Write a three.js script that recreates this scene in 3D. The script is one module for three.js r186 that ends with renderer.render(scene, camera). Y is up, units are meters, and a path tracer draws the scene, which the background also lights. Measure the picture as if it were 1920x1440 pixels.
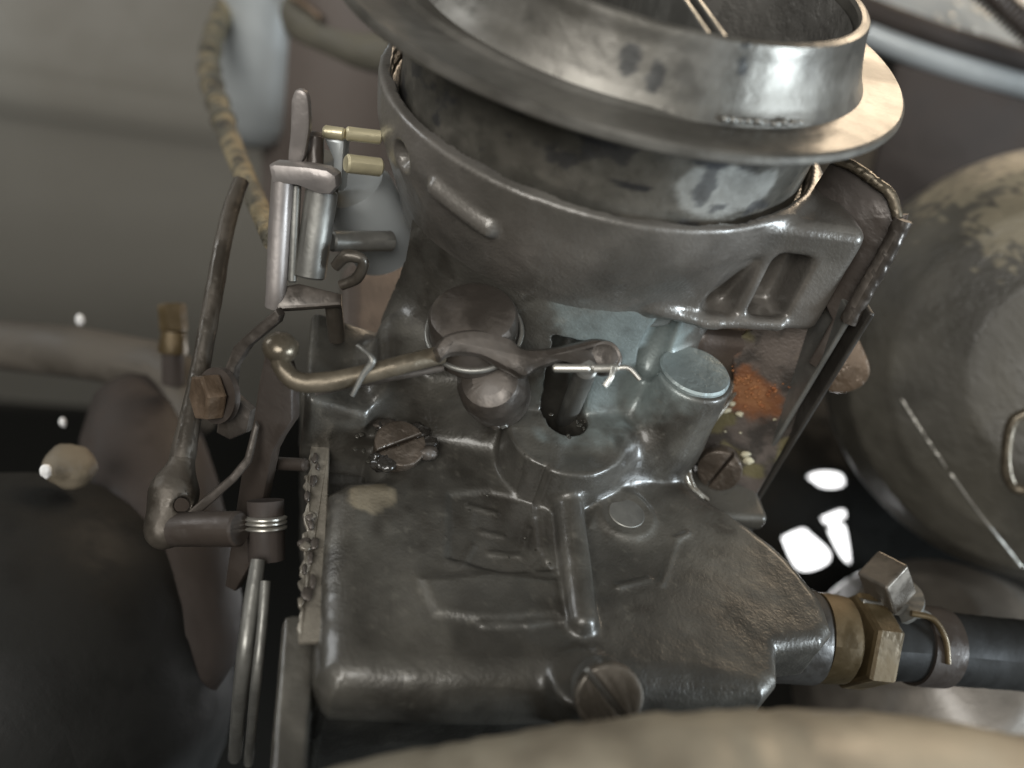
import * as THREE from 'three';
import { RectAreaLightUniformsLib } from 'three/addons/lights/RectAreaLightUniformsLib.js';
import { RoundedBoxGeometry } from 'three/addons/geometries/RoundedBoxGeometry.js';
import { mergeGeometries, mergeVertices, toCreasedNormals } from 'three/addons/utils/BufferGeometryUtils.js';

// ------------------------------------------------------------------ camera, light, exposure
const scene = new THREE.Scene();
const Y0 = 0.36;                                   // height of the lens above the bay floor
const FPX = 1670, D2R = Math.PI / 180;             // focal length in photograph pixels (1920 x 1440)
const PITCH = 40.8 * D2R, ROLL = 16.5 * D2R, YAW = 17.7 * D2R;
const FWD = new THREE.Vector3(Math.cos(PITCH) * Math.sin(YAW), -Math.sin(PITCH), -Math.cos(PITCH) * Math.cos(YAW));
const R0 = new THREE.Vector3(Math.cos(YAW), 0, Math.sin(YAW)), U0 = new THREE.Vector3().crossVectors(R0, FWD);
const RIGHT = R0.clone().multiplyScalar(Math.cos(ROLL)).addScaledVector(U0, Math.sin(ROLL));
const UPV = R0.clone().multiplyScalar(-Math.sin(ROLL)).addScaledVector(U0, Math.cos(ROLL));
const camera = new THREE.PerspectiveCamera(2 * Math.atan(720 / FPX) / D2R, 4 / 3, 0.01, 20);
camera.position.set(0, Y0, 0);
camera.up.copy(UPV);
camera.lookAt(FWD.x, Y0 + FWD.y, FWD.z);
camera.focus = 0.131;
camera.userData.fStop = 10;
scene.add(camera);

scene.background = new THREE.Color().setRGB(0.18, 0.176, 0.162);

const renderer = new THREE.WebGLRenderer({ antialias: true });
renderer.setSize(1024, 768);
renderer.toneMapping = THREE.LinearToneMapping;
renderer.toneMappingExposure = 1.1;
renderer.shadowMap.enabled = true;
RectAreaLightUniformsLib.init();

// ------------------------------------------------------------------ random numbers and noise
function rng(seed) { let s = seed >>> 0; return () => { s = (s + 0x6d2b79f5) | 0; let t = Math.imul(s ^ (s >>> 15), 1 | s); t = (t + Math.imul(t ^ (t >>> 7), 61 | t)) ^ t; return ((t ^ (t >>> 14)) >>> 0) / 4294967296; }; }
function hash3(x, y, z) { let h = Math.imul(x, 374761393) + Math.imul(y, 668265263) + Math.imul(z, 2147483647 - 1013904223) | 0; h = Math.imul(h ^ (h >>> 13), 1274126177); return ((h ^ (h >>> 16)) >>> 0) / 4294967296; }
const fade = (t) => t * t * (3 - 2 * t);
function noise3(x, y, z) {
  const i = Math.floor(x), j = Math.floor(y), k = Math.floor(z), u = fade(x - i), v = fade(y - j), w = fade(z - k);
  const L = (a, b, t) => a + (b - a) * t;
  return L(L(L(hash3(i, j, k), hash3(i + 1, j, k), u), L(hash3(i, j + 1, k), hash3(i + 1, j + 1, k), u), v),
    L(L(hash3(i, j, k + 1), hash3(i + 1, j, k + 1), u), L(hash3(i, j + 1, k + 1), hash3(i + 1, j + 1, k + 1), u), v), w);
}
function fbm(x, y, z, o = 4) { let a = 0.5, s = 0, n = 0; for (let i = 0; i < o; i++) { s += a * noise3(x, y, z); n += a; x = x * 2.03 + 17.1; y = y * 2.01 + 5.7; z = z * 2.02 + 9.2; a *= 0.5; } return s / n; }
const sstep = (a, b, x) => { const t = Math.min(1, Math.max(0, (x - a) / (b - a))); return t * t * (3 - 2 * t); };
const mixc = (a, b, t) => [a[0] + (b[0] - a[0]) * t, a[1] + (b[1] - a[1]) * t, a[2] + (b[2] - a[2]) * t];

// ------------------------------------------------------------------ pixel -> point (millimetres, lens at the origin)
const V = (x, y, z) => new THREE.Vector3(x, y, z);
const ray = (px, py) => FWD.clone().addScaledVector(RIGHT, (px - 960) / FPX).addScaledVector(UPV, -(py - 720) / FPX);
const pY = (px, py, h) => { const d = ray(px, py); return d.multiplyScalar(h / d.y); };
const pZ = (px, py, z) => { const d = ray(px, py); return d.multiplyScalar(z / d.z); };
const pD = (px, py, d) => ray(px, py).multiplyScalar(d);
const pPlane = (px, py, o, n) => { const d = ray(px, py); return d.multiplyScalar(o.dot(n) / d.dot(n)); };

// ------------------------------------------------------------------ textures (tileable grey noise; one tile = 40 mm)
function tileNoise(size, cells, oct, seed) {
  const out = new Float32Array(size * size); let amp = 1, tot = 0, c = cells;
  for (let o = 0; o < oct; o++) {
    for (let y = 0; y < size; y++) for (let x = 0; x < size; x++) {
      const fx = x / size * c, fy = y / size * c, i = Math.floor(fx), j = Math.floor(fy), u = fade(fx - i), v = fade(fy - j);
      const h = (a, b) => hash3((a % c + c) % c, (b % c + c) % c, seed * 31 + o);
      out[y * size + x] += amp * ((h(i, j) * (1 - u) + h(i + 1, j) * u) * (1 - v) + (h(i, j + 1) * (1 - u) + h(i + 1, j + 1) * u) * v);
    }
    tot += amp; amp *= 0.55; c *= 2;
  }
  for (let i = 0; i < out.length; i++) out[i] /= tot;
  return out;
}
function greyTex(field, lo, hi, fn = (x) => x) {
  const n = Math.sqrt(field.length), d = new Uint8Array(n * n * 4);
  for (let i = 0; i < field.length; i++) { const v = Math.max(0, Math.min(255, 255 * (lo + (hi - lo) * fn(field[i])))); d[4 * i] = d[4 * i + 1] = d[4 * i + 2] = v; d[4 * i + 3] = 255; }
  const t = new THREE.DataTexture(d, n, n); t.wrapS = t.wrapT = THREE.RepeatWrapping; t.magFilter = THREE.LinearFilter; t.minFilter = THREE.LinearMipmapLinearFilter; t.generateMipmaps = true; t.needsUpdate = true; return t;
}
const nA = tileNoise(512, 8, 6, 1), nB = tileNoise(512, 24, 5, 2), nC = tileNoise(512, 5, 7, 3);
const con = (a, b) => (x) => sstep(a, b, x);
const texGrain = greyTex(nB, 0, 1, con(0.25, 0.75));
const texSand = greyTex(tileNoise(1024, 110, 3, 7), 0, 1, con(0.2, 0.8));
const texRoughWet = greyTex(nA, 0.5, 1, con(0.36, 0.62));
const texRoughDry = greyTex(nC, 0.7, 1.0, con(0.3, 0.7));
const texTone = greyTex(nC, 0.78, 1, con(0.3, 0.68)); texTone.colorSpace = THREE.NoColorSpace;
const texGrime = greyTex(nA, 0.66, 1, con(0.3, 0.66)); texGrime.colorSpace = THREE.NoColorSpace;

// ------------------------------------------------------------------ materials
function mat(o) { const { rgb = [1, 1, 1], bump = 0.00012, wet = true, tone = texTone, vc = false, ...r } = o;
  return new THREE.MeshPhysicalMaterial({ color: new THREE.Color().setRGB(...rgb), map: tone, bumpMap: texGrain, bumpScale: bump, roughnessMap: wet ? texRoughWet : texRoughDry, vertexColors: vc, ...r }); }
const M = {
  cast: mat({ vc: true, metalness: 0.35, roughness: 0.52, clearcoat: 0.45, clearcoatRoughness: 0.17, bump: 0.00003, wet: false, bumpMap: texSand }),
  castDark: mat({ rgb: [0.045, 0.04, 0.034], metalness: 0.3, roughness: 0.65, bump: 0.00005 }),
  zinc: mat({ rgb: [0.24, 0.235, 0.215], metalness: 0.65, roughness: 0.5, wet: false, bump: 0.00003, tone: texGrime }),
  hornSteel: mat({ vc: true, metalness: 0.6, roughness: 0.45, wet: false, bump: 0.00003 }),
  bore: mat({ rgb: [0.16, 0.152, 0.138], metalness: 0.5, roughness: 0.6, wet: false }),
  plug: mat({ rgb: [0.30, 0.345, 0.34], metalness: 0.55, roughness: 0.62, wet: false }),
  lever: mat({ rgb: [0.088, 0.074, 0.062], metalness: 0.5, roughness: 0.6, clearcoat: 0.2, clearcoatRoughness: 0.25, tone: texGrime, bump: 0.00005 }),
  leverPale: mat({ rgb: [0.30, 0.272, 0.255], metalness: 0.5, roughness: 0.5, tone: texTone, bump: 0.00003, wet: false }),
  leverDark: mat({ rgb: [0.06, 0.048, 0.04], metalness: 0.3, roughness: 0.6, bump: 0.00004 }),
  rodTan: mat({ rgb: [0.15, 0.125, 0.09], metalness: 0.6, roughness: 0.5, tone: texGrime, bump: 0.00005 }),
  bright: mat({ rgb: [0.55, 0.53, 0.48], metalness: 0.8, roughness: 0.4, wet: false, bump: 0.00002 }),
  brass: mat({ rgb: [0.13, 0.094, 0.048], metalness: 0.4, roughness: 0.6, tone: texGrime, bump: 0.00004 }),
  zincYellow: mat({ rgb: [0.60, 0.54, 0.36], metalness: 0.45, roughness: 0.45, wet: false, bump: 0.00003 }),
  rubber: mat({ rgb: [0.013, 0.013, 0.012], metalness: 0, roughness: 0.8, wet: false, bump: 0.00003, specularIntensity: 0.45 }),
  rodBrown: mat({ rgb: [0.08, 0.068, 0.054], metalness: 0.45, roughness: 0.55, tone: texGrime, bump: 0.00006 }),
  capTan: mat({ rgb: [0.17, 0.142, 0.10], metalness: 0, roughness: 0.9, wet: false }),
  pipeDull: mat({ rgb: [0.085, 0.073, 0.058], metalness: 0.0, roughness: 0.85, wet: false, bump: 0.00003 }),
  brownMid: mat({ rgb: [0.11, 0.09, 0.078], metalness: 0.0, roughness: 0.7, wet: false, tone: null, bump: 0 }),
  screwDirty: mat({ rgb: [0.085, 0.066, 0.05], metalness: 0.4, roughness: 0.6, tone: texGrime, bump: 0.0002 }),
  rustDeep: mat({ rgb: [0.26, 0.09, 0.03], metalness: 0, roughness: 0.95, wet: false }),
  boltDark: mat({ rgb: [0.16, 0.14, 0.115], metalness: 0.5, roughness: 0.5, tone: texGrime, bump: 0.00005 }),
  blackPaint: mat({ vc: true, metalness: 0.1, roughness: 0.6, wet: false, bump: 0.00008 }),
  cloth: mat({ vc: true, metalness: 0, roughness: 0.95, wet: false, bump: 0.0004 }),
  clothDark: mat({ rgb: [0.11, 0.10, 0.075], metalness: 0, roughness: 0.95, wet: false }),
  fender: mat({ rgb: [0.19, 0.18, 0.156], metalness: 0.0, roughness: 0.45, wet: false, tone: null, bump: 0 }),
  greyMetal: mat({ rgb: [0.40, 0.42, 0.42], metalness: 0.35, roughness: 0.4, wet: false, tone: null, bump: 0 }),
  neck: mat({ vc: true, metalness: 0.45, roughness: 0.5, wet: false, bump: 0.00005 }),
  brownDark: mat({ rgb: [0.045, 0.036, 0.031], metalness: 0, roughness: 0.8, wet: false, bump: 0.00003, specularIntensity: 0.5 }),
  greaseBlack: mat({ rgb: [0.012, 0.011, 0.010], metalness: 0.0, roughness: 0.6, clearcoat: 0.3, clearcoatRoughness: 0.3 }),
  rust: mat({ rgb: [0.34, 0.145, 0.055], metalness: 0, roughness: 0.95, wet: false }),
  rustTan: mat({ rgb: [0.15, 0.105, 0.07], metalness: 0.35, roughness: 0.6, tone: texGrime }),
  flake: mat({ rgb: [0.40, 0.36, 0.25], metalness: 0, roughness: 0.95, wet: false }),
  grease: mat({ rgb: [0.025, 0.022, 0.019], metalness: 0, roughness: 0.22, wet: false, clearcoat: 0.6, clearcoatRoughness: 0.08 }),
  oil: mat({ rgb: [0.07, 0.065, 0.055], metalness: 0.5, roughness: 0.12, wet: false, tone: null, bump: 0 }),
  gasket: mat({ rgb: [0.17, 0.15, 0.12], metalness: 0.3, roughness: 0.5 }),
  gasketPale: mat({ rgb: [0.33, 0.30, 0.25], metalness: 0.6, roughness: 0.4 }),
  coverPale: mat({ vc: true, metalness: 0.1, roughness: 0.6, wet: false, bump: 0.00004 }),
  paper: mat({ rgb: [0.86, 0.86, 0.85], metalness: 0, roughness: 0.9, wet: false, tone: null }),
  floor: mat({ rgb: [0.008, 0.008, 0.007], metalness: 0, roughness: 0.95, wet: false, specularIntensity: 0.25 }),
};
for (const k in M) M[k].name = k;

// ------------------------------------------------------------------ objects and parts
const taken = {};
function numbered(n) { taken[n] = (taken[n] ?? -1) + 1; return taken[n] ? `${n}_${String(taken[n]).padStart(3, '0')}` : n; }
const W = (p) => V(p.x / 1000, p.y / 1000 + Y0, p.z / 1000);
function thing(name, label, category, base, group, kind) {
  const g = new THREE.Group(); g.name = numbered(name); g.position.copy(W(base)); g.userData = { label, category };
  if (group) g.userData.group = group; if (kind) g.userData.kind = kind;
  scene.add(g); g.userData_base = base; return g;
}
const rootOf = (o) => { while (o.parent && o.parent !== scene) o = o.parent; return o; };
function boxUV(g, scale = 40) {                    // uv in 40 mm tiles from the faces' own directions
  if (g.index) g = g.toNonIndexed();
  const p = g.attributes.position, n = p.count, uv = new Float32Array(n * 2);
  for (let i = 0; i < n; i += 3) {
    const ax = p.getX(i), ay = p.getY(i), az = p.getZ(i), bx = p.getX(i + 1) - ax, by = p.getY(i + 1) - ay, bz = p.getZ(i + 1) - az, cx = p.getX(i + 2) - ax, cy = p.getY(i + 2) - ay, cz = p.getZ(i + 2) - az;
    const nx = Math.abs(by * cz - bz * cy), ny = Math.abs(bz * cx - bx * cz), nz = Math.abs(bx * cy - by * cx);
    for (let k = i; k < i + 3; k++) {
      const x = p.getX(k) / scale, y = p.getY(k) / scale, z = p.getZ(k) / scale;
      if (nx >= ny && nx >= nz) { uv[2 * k] = z; uv[2 * k + 1] = y + 0.37; } else if (ny >= nz) { uv[2 * k] = x; uv[2 * k + 1] = z; } else { uv[2 * k] = x + 0.61; uv[2 * k + 1] = y; }
    }
  }
  g.setAttribute('uv', new THREE.BufferAttribute(uv, 2)); return g;
}
function paint(g, fn) {                            // vertex colours, linear
  const p = g.attributes.position, c = new Float32Array(p.count * 3);
  for (let i = 0; i < p.count; i++) { const r = fn(p.getX(i), p.getY(i), p.getZ(i)); c[3 * i] = r[0]; c[3 * i + 1] = r[1]; c[3 * i + 2] = r[2]; }
  g.setAttribute('color', new THREE.BufferAttribute(c, 3)); return g;
}
function part(parent, name, geo, material, colour, label) {       // geometry in mm (lens origin)
  let g = Array.isArray(geo) ? mergeGeometries(geo.map((q) => { const r = q.index ? q.toNonIndexed() : q.clone(); for (const a of Object.keys(r.attributes)) if (a !== 'position' && a !== 'normal') r.deleteAttribute(a); return r; })) : geo;
  g = boxUV(g);
  if (material.vertexColors) paint(g, colour ?? (() => [0.2, 0.2, 0.2]));
  const b = rootOf(parent).userData_base; g.translate(-b.x, -b.y, -b.z); g.scale(0.001, 0.001, 0.001);
  const m = new THREE.Mesh(g, material); m.name = name; m.castShadow = m.receiveShadow = true; if (label) m.userData.label = label;
  parent.add(m); return m;
}
const single = (name, label, category, base, geo, material, colour, group, kind) => {    // a thing that is one mesh
  const g = boxUV(Array.isArray(geo) ? mergeGeometries(geo.map((q) => { const r = q.index ? q.toNonIndexed() : q.clone(); for (const a of Object.keys(r.attributes)) if (a !== 'position' && a !== 'normal') r.deleteAttribute(a); return r; })) : geo);
  if (material.vertexColors) paint(g, colour);
  g.translate(-base.x, -base.y, -base.z); g.scale(0.001, 0.001, 0.001);
  const m = new THREE.Mesh(g, material); m.name = numbered(name); m.position.copy(W(base)); m.castShadow = m.receiveShadow = true; m.userData = { label, category };
  if (group) m.userData.group = group; if (kind) m.userData.kind = kind;
  scene.add(m); return m;
};

// ------------------------------------------------------------------ shapes (mm)
const Yax = V(0, 1, 0);
function along(g, a, b) { const d = b.clone().sub(a); g.applyQuaternion(new THREE.Quaternion().setFromUnitVectors(Yax, d.clone().normalize())); g.translate(a.x, a.y, a.z); return g; }
// solid of revolution from a to b: profile [[radius, t in mm from a], ...]
function turned(a, b, prof, seg = 48) { return toCreasedNormals(along(new THREE.LatheGeometry(prof.map(([r, t]) => new THREE.Vector2(Math.max(r, 0.0001), t)), seg), a, b), 0.6); }
function rod(a, b, r, r2 = r, ch = 0.3, seg = 32) { const L = a.distanceTo(b); ch = Math.min(ch, r * 0.5, L * 0.3); return turned(a, b, [[0, 0], [r - ch, 0], [r, ch], [r2, L - ch], [r2 - ch, L], [0, L]], seg); }
function hexPrism(a, b, rr, ch = 0.5) {
  const s = new THREE.Shape(); for (let i = 0; i < 6; i++) { const t = i * Math.PI / 3 + 0.3; s[i ? 'lineTo' : 'moveTo'](Math.cos(t) * (rr - ch), Math.sin(t) * (rr - ch)); } s.closePath();
  const L = a.distanceTo(b), g = new THREE.ExtrudeGeometry(s, { depth: L - 2 * ch, bevelEnabled: true, bevelThickness: ch, bevelSize: ch, bevelSegments: 2 }); g.translate(0, 0, ch); g.rotateX(-Math.PI / 2);
  return along(g, a, b);
}
// tube of changing radius through points [[Vector3, r], ...]
function tube(pts, seg = 60, rad = 20, wob = 0) {
  const c = new THREE.CatmullRomCurve3(pts.map((q) => q[0]), false, 'centripetal'), fr = c.computeFrenetFrames(seg, false), pos = [], idx = [], P = V(0, 0, 0);
  for (let i = 0; i <= seg; i++) {
    const t = i / seg, u = c.getUtoTmapping(t) * (pts.length - 1), k = Math.min(pts.length - 2, Math.floor(u)), r = pts[k][1] + (pts[k + 1][1] - pts[k][1]) * (u - k);
    c.getPointAt(t, P);
    for (let j = 0; j < rad; j++) { const a = j / rad * 2 * Math.PI, rr = r * (1 + wob * (noise3(i * 0.4, Math.cos(a) * 2 + 5, Math.sin(a) * 2 + 5) - 0.5)), q = P.clone().addScaledVector(fr.normals[i], Math.cos(a) * rr).addScaledVector(fr.binormals[i], Math.sin(a) * rr); pos.push(q.x, q.y, q.z); }
  }
  for (let i = 0; i < seg; i++) for (let j = 0; j < rad; j++) { const a = i * rad + j, b = i * rad + (j + 1) % rad, d = a + rad, e = b + rad; idx.push(a, b, d, b, e, d); }
  for (const [o, f] of [[0, 1], [seg * rad, 0]]) { const q = o ? c.getPointAt(1) : c.getPointAt(0), n = pos.length / 3; pos.push(q.x, q.y, q.z); for (let j = 0; j < rad; j++) f ? idx.push(n, o + (j + 1) % rad, o + j) : idx.push(n, o + j, o + (j + 1) % rad); }
  const g = new THREE.BufferGeometry(); g.setAttribute('position', new THREE.Float32BufferAttribute(pos, 3)); g.setIndex(idx); g.computeVertexNormals(); return toCreasedNormals(g, 0.9);
}
// flat plate: outline given as photo pixels laid on the plane (o, n); thickness th behind the plane, rounded edges
function plate(px, o, n, th, bev = 0.35, holes = [], smooth = false) {
  n = n.clone().normalize(); if (n.dot(o) > 0) n.negate();
  const ex = V(0, 1, 0).cross(n).lengthSq() > 0.01 ? V(0, 1, 0).cross(n).normalize() : V(1, 0, 0), ey = n.clone().cross(ex);
  const to2 = ([x, y]) => { const q = pPlane(x, y, o, n).sub(o); return new THREE.Vector2(q.dot(ex), q.dot(ey)); };
  let pts = px.map(to2); if (smooth) pts = new THREE.SplineCurve([...pts, pts[0]]).getPoints(px.length * 6).slice(0, -1);
  const s = new THREE.Shape(pts);
  for (const [hx, hy, r] of holes) { const c = to2([hx, hy]), p = new THREE.Path(); p.absarc(c.x, c.y, r, 0, 2 * Math.PI); s.holes.push(p); }
  const g = new THREE.ExtrudeGeometry(s, { depth: th - 2 * bev, bevelEnabled: true, bevelThickness: bev, bevelSize: bev, bevelOffset: -bev, bevelSegments: 2, curveSegments: 20 });
  g.translate(0, 0, -th + bev); g.applyMatrix4(new THREE.Matrix4().makeBasis(ex, ey, n)); g.translate(o.x, o.y, o.z); return toCreasedNormals(g, 0.6);
}
function box(x0, x1, y0, y1, z0, z1, r = 0.5) { const g = new RoundedBoxGeometry(x1 - x0, y1 - y0, z1 - z0, 3, r); g.translate((x0 + x1) / 2, (y0 + y1) / 2, (z0 + z1) / 2); return g; }
function lump(c, rx, ry, rz, seed, rough = 0.3, det = 2) { const g = new THREE.IcosahedronGeometry(1, det), p = g.attributes.position; for (let i = 0; i < p.count; i++) { const x = p.getX(i), y = p.getY(i), z = p.getZ(i), k = 1 + rough * (fbm(x * 1.6 + seed * 7.3, y * 1.6 + 3, z * 1.6, 3) - 0.5) * 2; p.setXYZ(i, c.x + x * rx * k, c.y + y * ry * k, c.z + z * rz * k); } g.deleteAttribute('uv'); g.deleteAttribute('normal'); const s = mergeVertices(g, 1e-3); s.computeVertexNormals(); return s; }

// signed distance shapes -> smooth casting
const smin = (a, b, k) => { const h = Math.max(k - Math.abs(a - b), 0) / k; return Math.min(a, b) - h * h * k * 0.25; };
const smax = (a, b, k) => -smin(-a, -b, k);
const sCylY = (x, y, z, cx, cz, r, y0, y1, e = 0.6) => { const dx = Math.hypot(x - cx, z - cz) - r + e, dy = Math.abs(y - (y0 + y1) / 2) - (y1 - y0) / 2 + e; return Math.min(Math.max(dx, dy), 0) + Math.hypot(Math.max(dx, 0), Math.max(dy, 0)) - e; };
const sBox = (x, y, z, x0, x1, y0, y1, z0, z1, e = 0.8) => { const dx = Math.abs(x - (x0 + x1) / 2) - (x1 - x0) / 2 + e, dy = Math.abs(y - (y0 + y1) / 2) - (y1 - y0) / 2 + e, dz = Math.abs(z - (z0 + z1) / 2) - (z1 - z0) / 2 + e; return Math.min(Math.max(dx, dy, dz), 0) + Math.hypot(Math.max(dx, 0), Math.max(dy, 0), Math.max(dz, 0)) - e; };
const sCaps = (x, y, z, a, b, r, r2 = r) => { const px = x - a[0], py = y - a[1], pz = z - a[2], bx = b[0] - a[0], by = b[1] - a[1], bz = b[2] - a[2], t = Math.min(1, Math.max(0, (px * bx + py * by + pz * bz) / (bx * bx + by * by + bz * bz))); return Math.hypot(px - bx * t, py - by * t, pz - bz * t) - (r + (r2 - r) * t); };
const sEll = (x, y, z, c, r) => { const k = Math.hypot((x - c[0]) / r[0], (y - c[1]) / r[1], (z - c[2]) / r[2]); return (k - 1) * Math.min(...r); };
function sPoly(poly) { return (x, z) => { let d = 1e9, s = 1; const n = poly.length; for (let i = 0, j = n - 1; i < n; j = i++) { const a = poly[i], b = poly[j], ex = b[0] - a[0], ez = b[1] - a[1], wx = x - a[0], wz = z - a[1], t = Math.min(1, Math.max(0, (wx * ex + wz * ez) / (ex * ex + ez * ez))), qx = wx - ex * t, qz = wz - ez * t; d = Math.min(d, qx * qx + qz * qz); const c1 = z >= a[1], c2 = z < b[1], c3 = ex * wz > ez * wx; if ((c1 && c2 && c3) || (!c1 && !c2 && !c3)) s = -s; } return s * Math.sqrt(d); }; }
const ext = (d2, y, y0, y1, e) => { const dx = d2 + e, dy = Math.abs(y - (y0 + y1) / 2) - (y1 - y0) / 2 + e; return Math.min(Math.max(dx, dy), 0) + Math.hypot(Math.max(dx, 0), Math.max(dy, 0)) - e; };
function casting(f, lo, hi, c) {                   // surface nets
  const nx = Math.ceil((hi[0] - lo[0]) / c) + 1, ny = Math.ceil((hi[1] - lo[1]) / c) + 1, nz = Math.ceil((hi[2] - lo[2]) / c) + 1, v = new Float32Array(nx * ny * nz);
  const cnx = Math.ceil(nx / 4), cny = Math.ceil(ny / 4), cnz = Math.ceil(nz / 4);
  for (let K = 0; K < cnz; K++) for (let J = 0; J < cny; J++) for (let I = 0; I < cnx; I++) {   // skip blocks far from the surface
    const d0 = f(lo[0] + (4 * I + 1.5) * c, lo[1] + (4 * J + 1.5) * c, lo[2] + (4 * K + 1.5) * c), far = Math.abs(d0) > 6 * c + 1.2;
    for (let k = 4 * K; k < Math.min(nz, 4 * K + 4); k++) for (let j = 4 * J; j < Math.min(ny, 4 * J + 4); j++) for (let i = 4 * I; i < Math.min(nx, 4 * I + 4); i++)
      v[(k * ny + j) * nx + i] = far ? d0 : f(lo[0] + i * c, lo[1] + j * c, lo[2] + k * c);
  }
  const at = new Int32Array(nx * ny * nz).fill(-1), pos = [], idx = [], I = (i, j, k) => (k * ny + j) * nx + i;
  for (let k = 0; k < nz - 1; k++) for (let j = 0; j < ny - 1; j++) for (let i = 0; i < nx - 1; i++) {
    let neg = 0; for (let q = 0; q < 8; q++) if (v[I(i + (q & 1), j + (q >> 1 & 1), k + (q >> 2))] < 0) neg++;
    if (!neg || neg === 8) continue;
    let sx = 0, sy = 0, sz = 0, n = 0;
    for (let q = 0; q < 8; q++) for (let b = 1; b < 8; b <<= 1) { if (q & b) continue; const w = q | b, A = v[I(i + (q & 1), j + (q >> 1 & 1), k + (q >> 2))], B = v[I(i + (w & 1), j + (w >> 1 & 1), k + (w >> 2))]; if ((A < 0) === (B < 0)) continue; const t = A / (A - B); sx += (q & 1) + (b === 1 ? t : 0); sy += (q >> 1 & 1) + (b === 2 ? t : 0); sz += (q >> 2) + (b === 4 ? t : 0); n++; }
    at[I(i, j, k)] = pos.length / 3; pos.push(lo[0] + (i + sx / n) * c, lo[1] + (j + sy / n) * c, lo[2] + (k + sz / n) * c);
  }
  for (let k = 1; k < nz - 1; k++) for (let j = 1; j < ny - 1; j++) for (let i = 1; i < nx - 1; i++) {
    const s = v[I(i, j, k)] < 0, quad = (a, b, d, e) => { if (a < 0 || b < 0 || d < 0 || e < 0) return; s ? idx.push(a, b, d, a, d, e) : idx.push(a, d, b, a, e, d); };
    if (s !== (v[I(i + 1, j, k)] < 0)) quad(at[I(i, j - 1, k - 1)], at[I(i, j, k - 1)], at[I(i, j, k)], at[I(i, j - 1, k)]);
    if (s !== (v[I(i, j + 1, k)] < 0)) quad(at[I(i - 1, j, k - 1)], at[I(i - 1, j, k)], at[I(i, j, k)], at[I(i, j, k - 1)]);
    if (s !== (v[I(i, j, k + 1)] < 0)) quad(at[I(i - 1, j - 1, k)], at[I(i, j - 1, k)], at[I(i, j, k)], at[I(i - 1, j, k)]);
  }
  const nor = new Float32Array(pos.length), e = 0.12;
  for (let i = 0; i < pos.length; i += 3) { const x = pos[i], y = pos[i + 1], z = pos[i + 2]; let gx = f(x + e, y, z) - f(x - e, y, z), gy = f(x, y + e, z) - f(x, y - e, z), gz = f(x, y, z + e) - f(x, y, z - e); const l = Math.hypot(gx, gy, gz) || 1; nor[i] = gx / l; nor[i + 1] = gy / l; nor[i + 2] = gz / l; }
  const g = new THREE.BufferGeometry(); g.setAttribute('position', new THREE.Float32BufferAttribute(pos, 3)); g.setAttribute('normal', new THREE.BufferAttribute(nor, 3)); g.setIndex(idx); return g;
}

// ================================================================== setting
const fl = new THREE.Mesh(new THREE.PlaneGeometry(6, 6), M.floor); fl.rotation.x = -Math.PI / 2; fl.position.set(0, 0, -0.3); fl.name = 'bay_floor'; fl.userData = { kind: 'structure', label: 'dark greasy floor of the engine bay', category: 'floor' }; fl.receiveShadow = true; scene.add(fl);
{ // inner wing panel: a profile in (y, z) drawn out along x
  const pr = [[-60, -330], [-120, -312], [-152, -302], [-157, -301], [-161, -300.2], [-166, -299.8], [-171, -300.8], [-177, -302.4], [-215, -304], [-260, -312], [-310, -330], [-362, -350]];
  const c = new THREE.CatmullRomCurve3(pr.map(([y, z]) => V(0, y, z)), false, 'centripetal').getPoints(80), pos = [], idx = [], n = c.length, xs = 40;
  for (let i = 0; i <= xs; i++) for (let j = 0; j < n; j++) pos.push(-420 + i * 14.5, c[j].y + 6 * Math.sin(i * 0.12), c[j].z - 0.0006 * (i * 14.5 - 250) ** 2 * 0.6);
  for (let i = 0; i < xs; i++) for (let j = 0; j < n - 1; j++) { const a = i * n + j; idx.push(a, a + 1, a + n, a + 1, a + n + 1, a + n); }
  const g = new THREE.BufferGeometry(); g.setAttribute('position', new THREE.Float32BufferAttribute(pos, 3)); g.setIndex(idx); g.computeVertexNormals();
  single('wing_panel', 'olive grey inner wing panel with one pressed ridge', 'panel', V(0, -360, -300), g, M.fender, null, null, 'structure');
}

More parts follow.
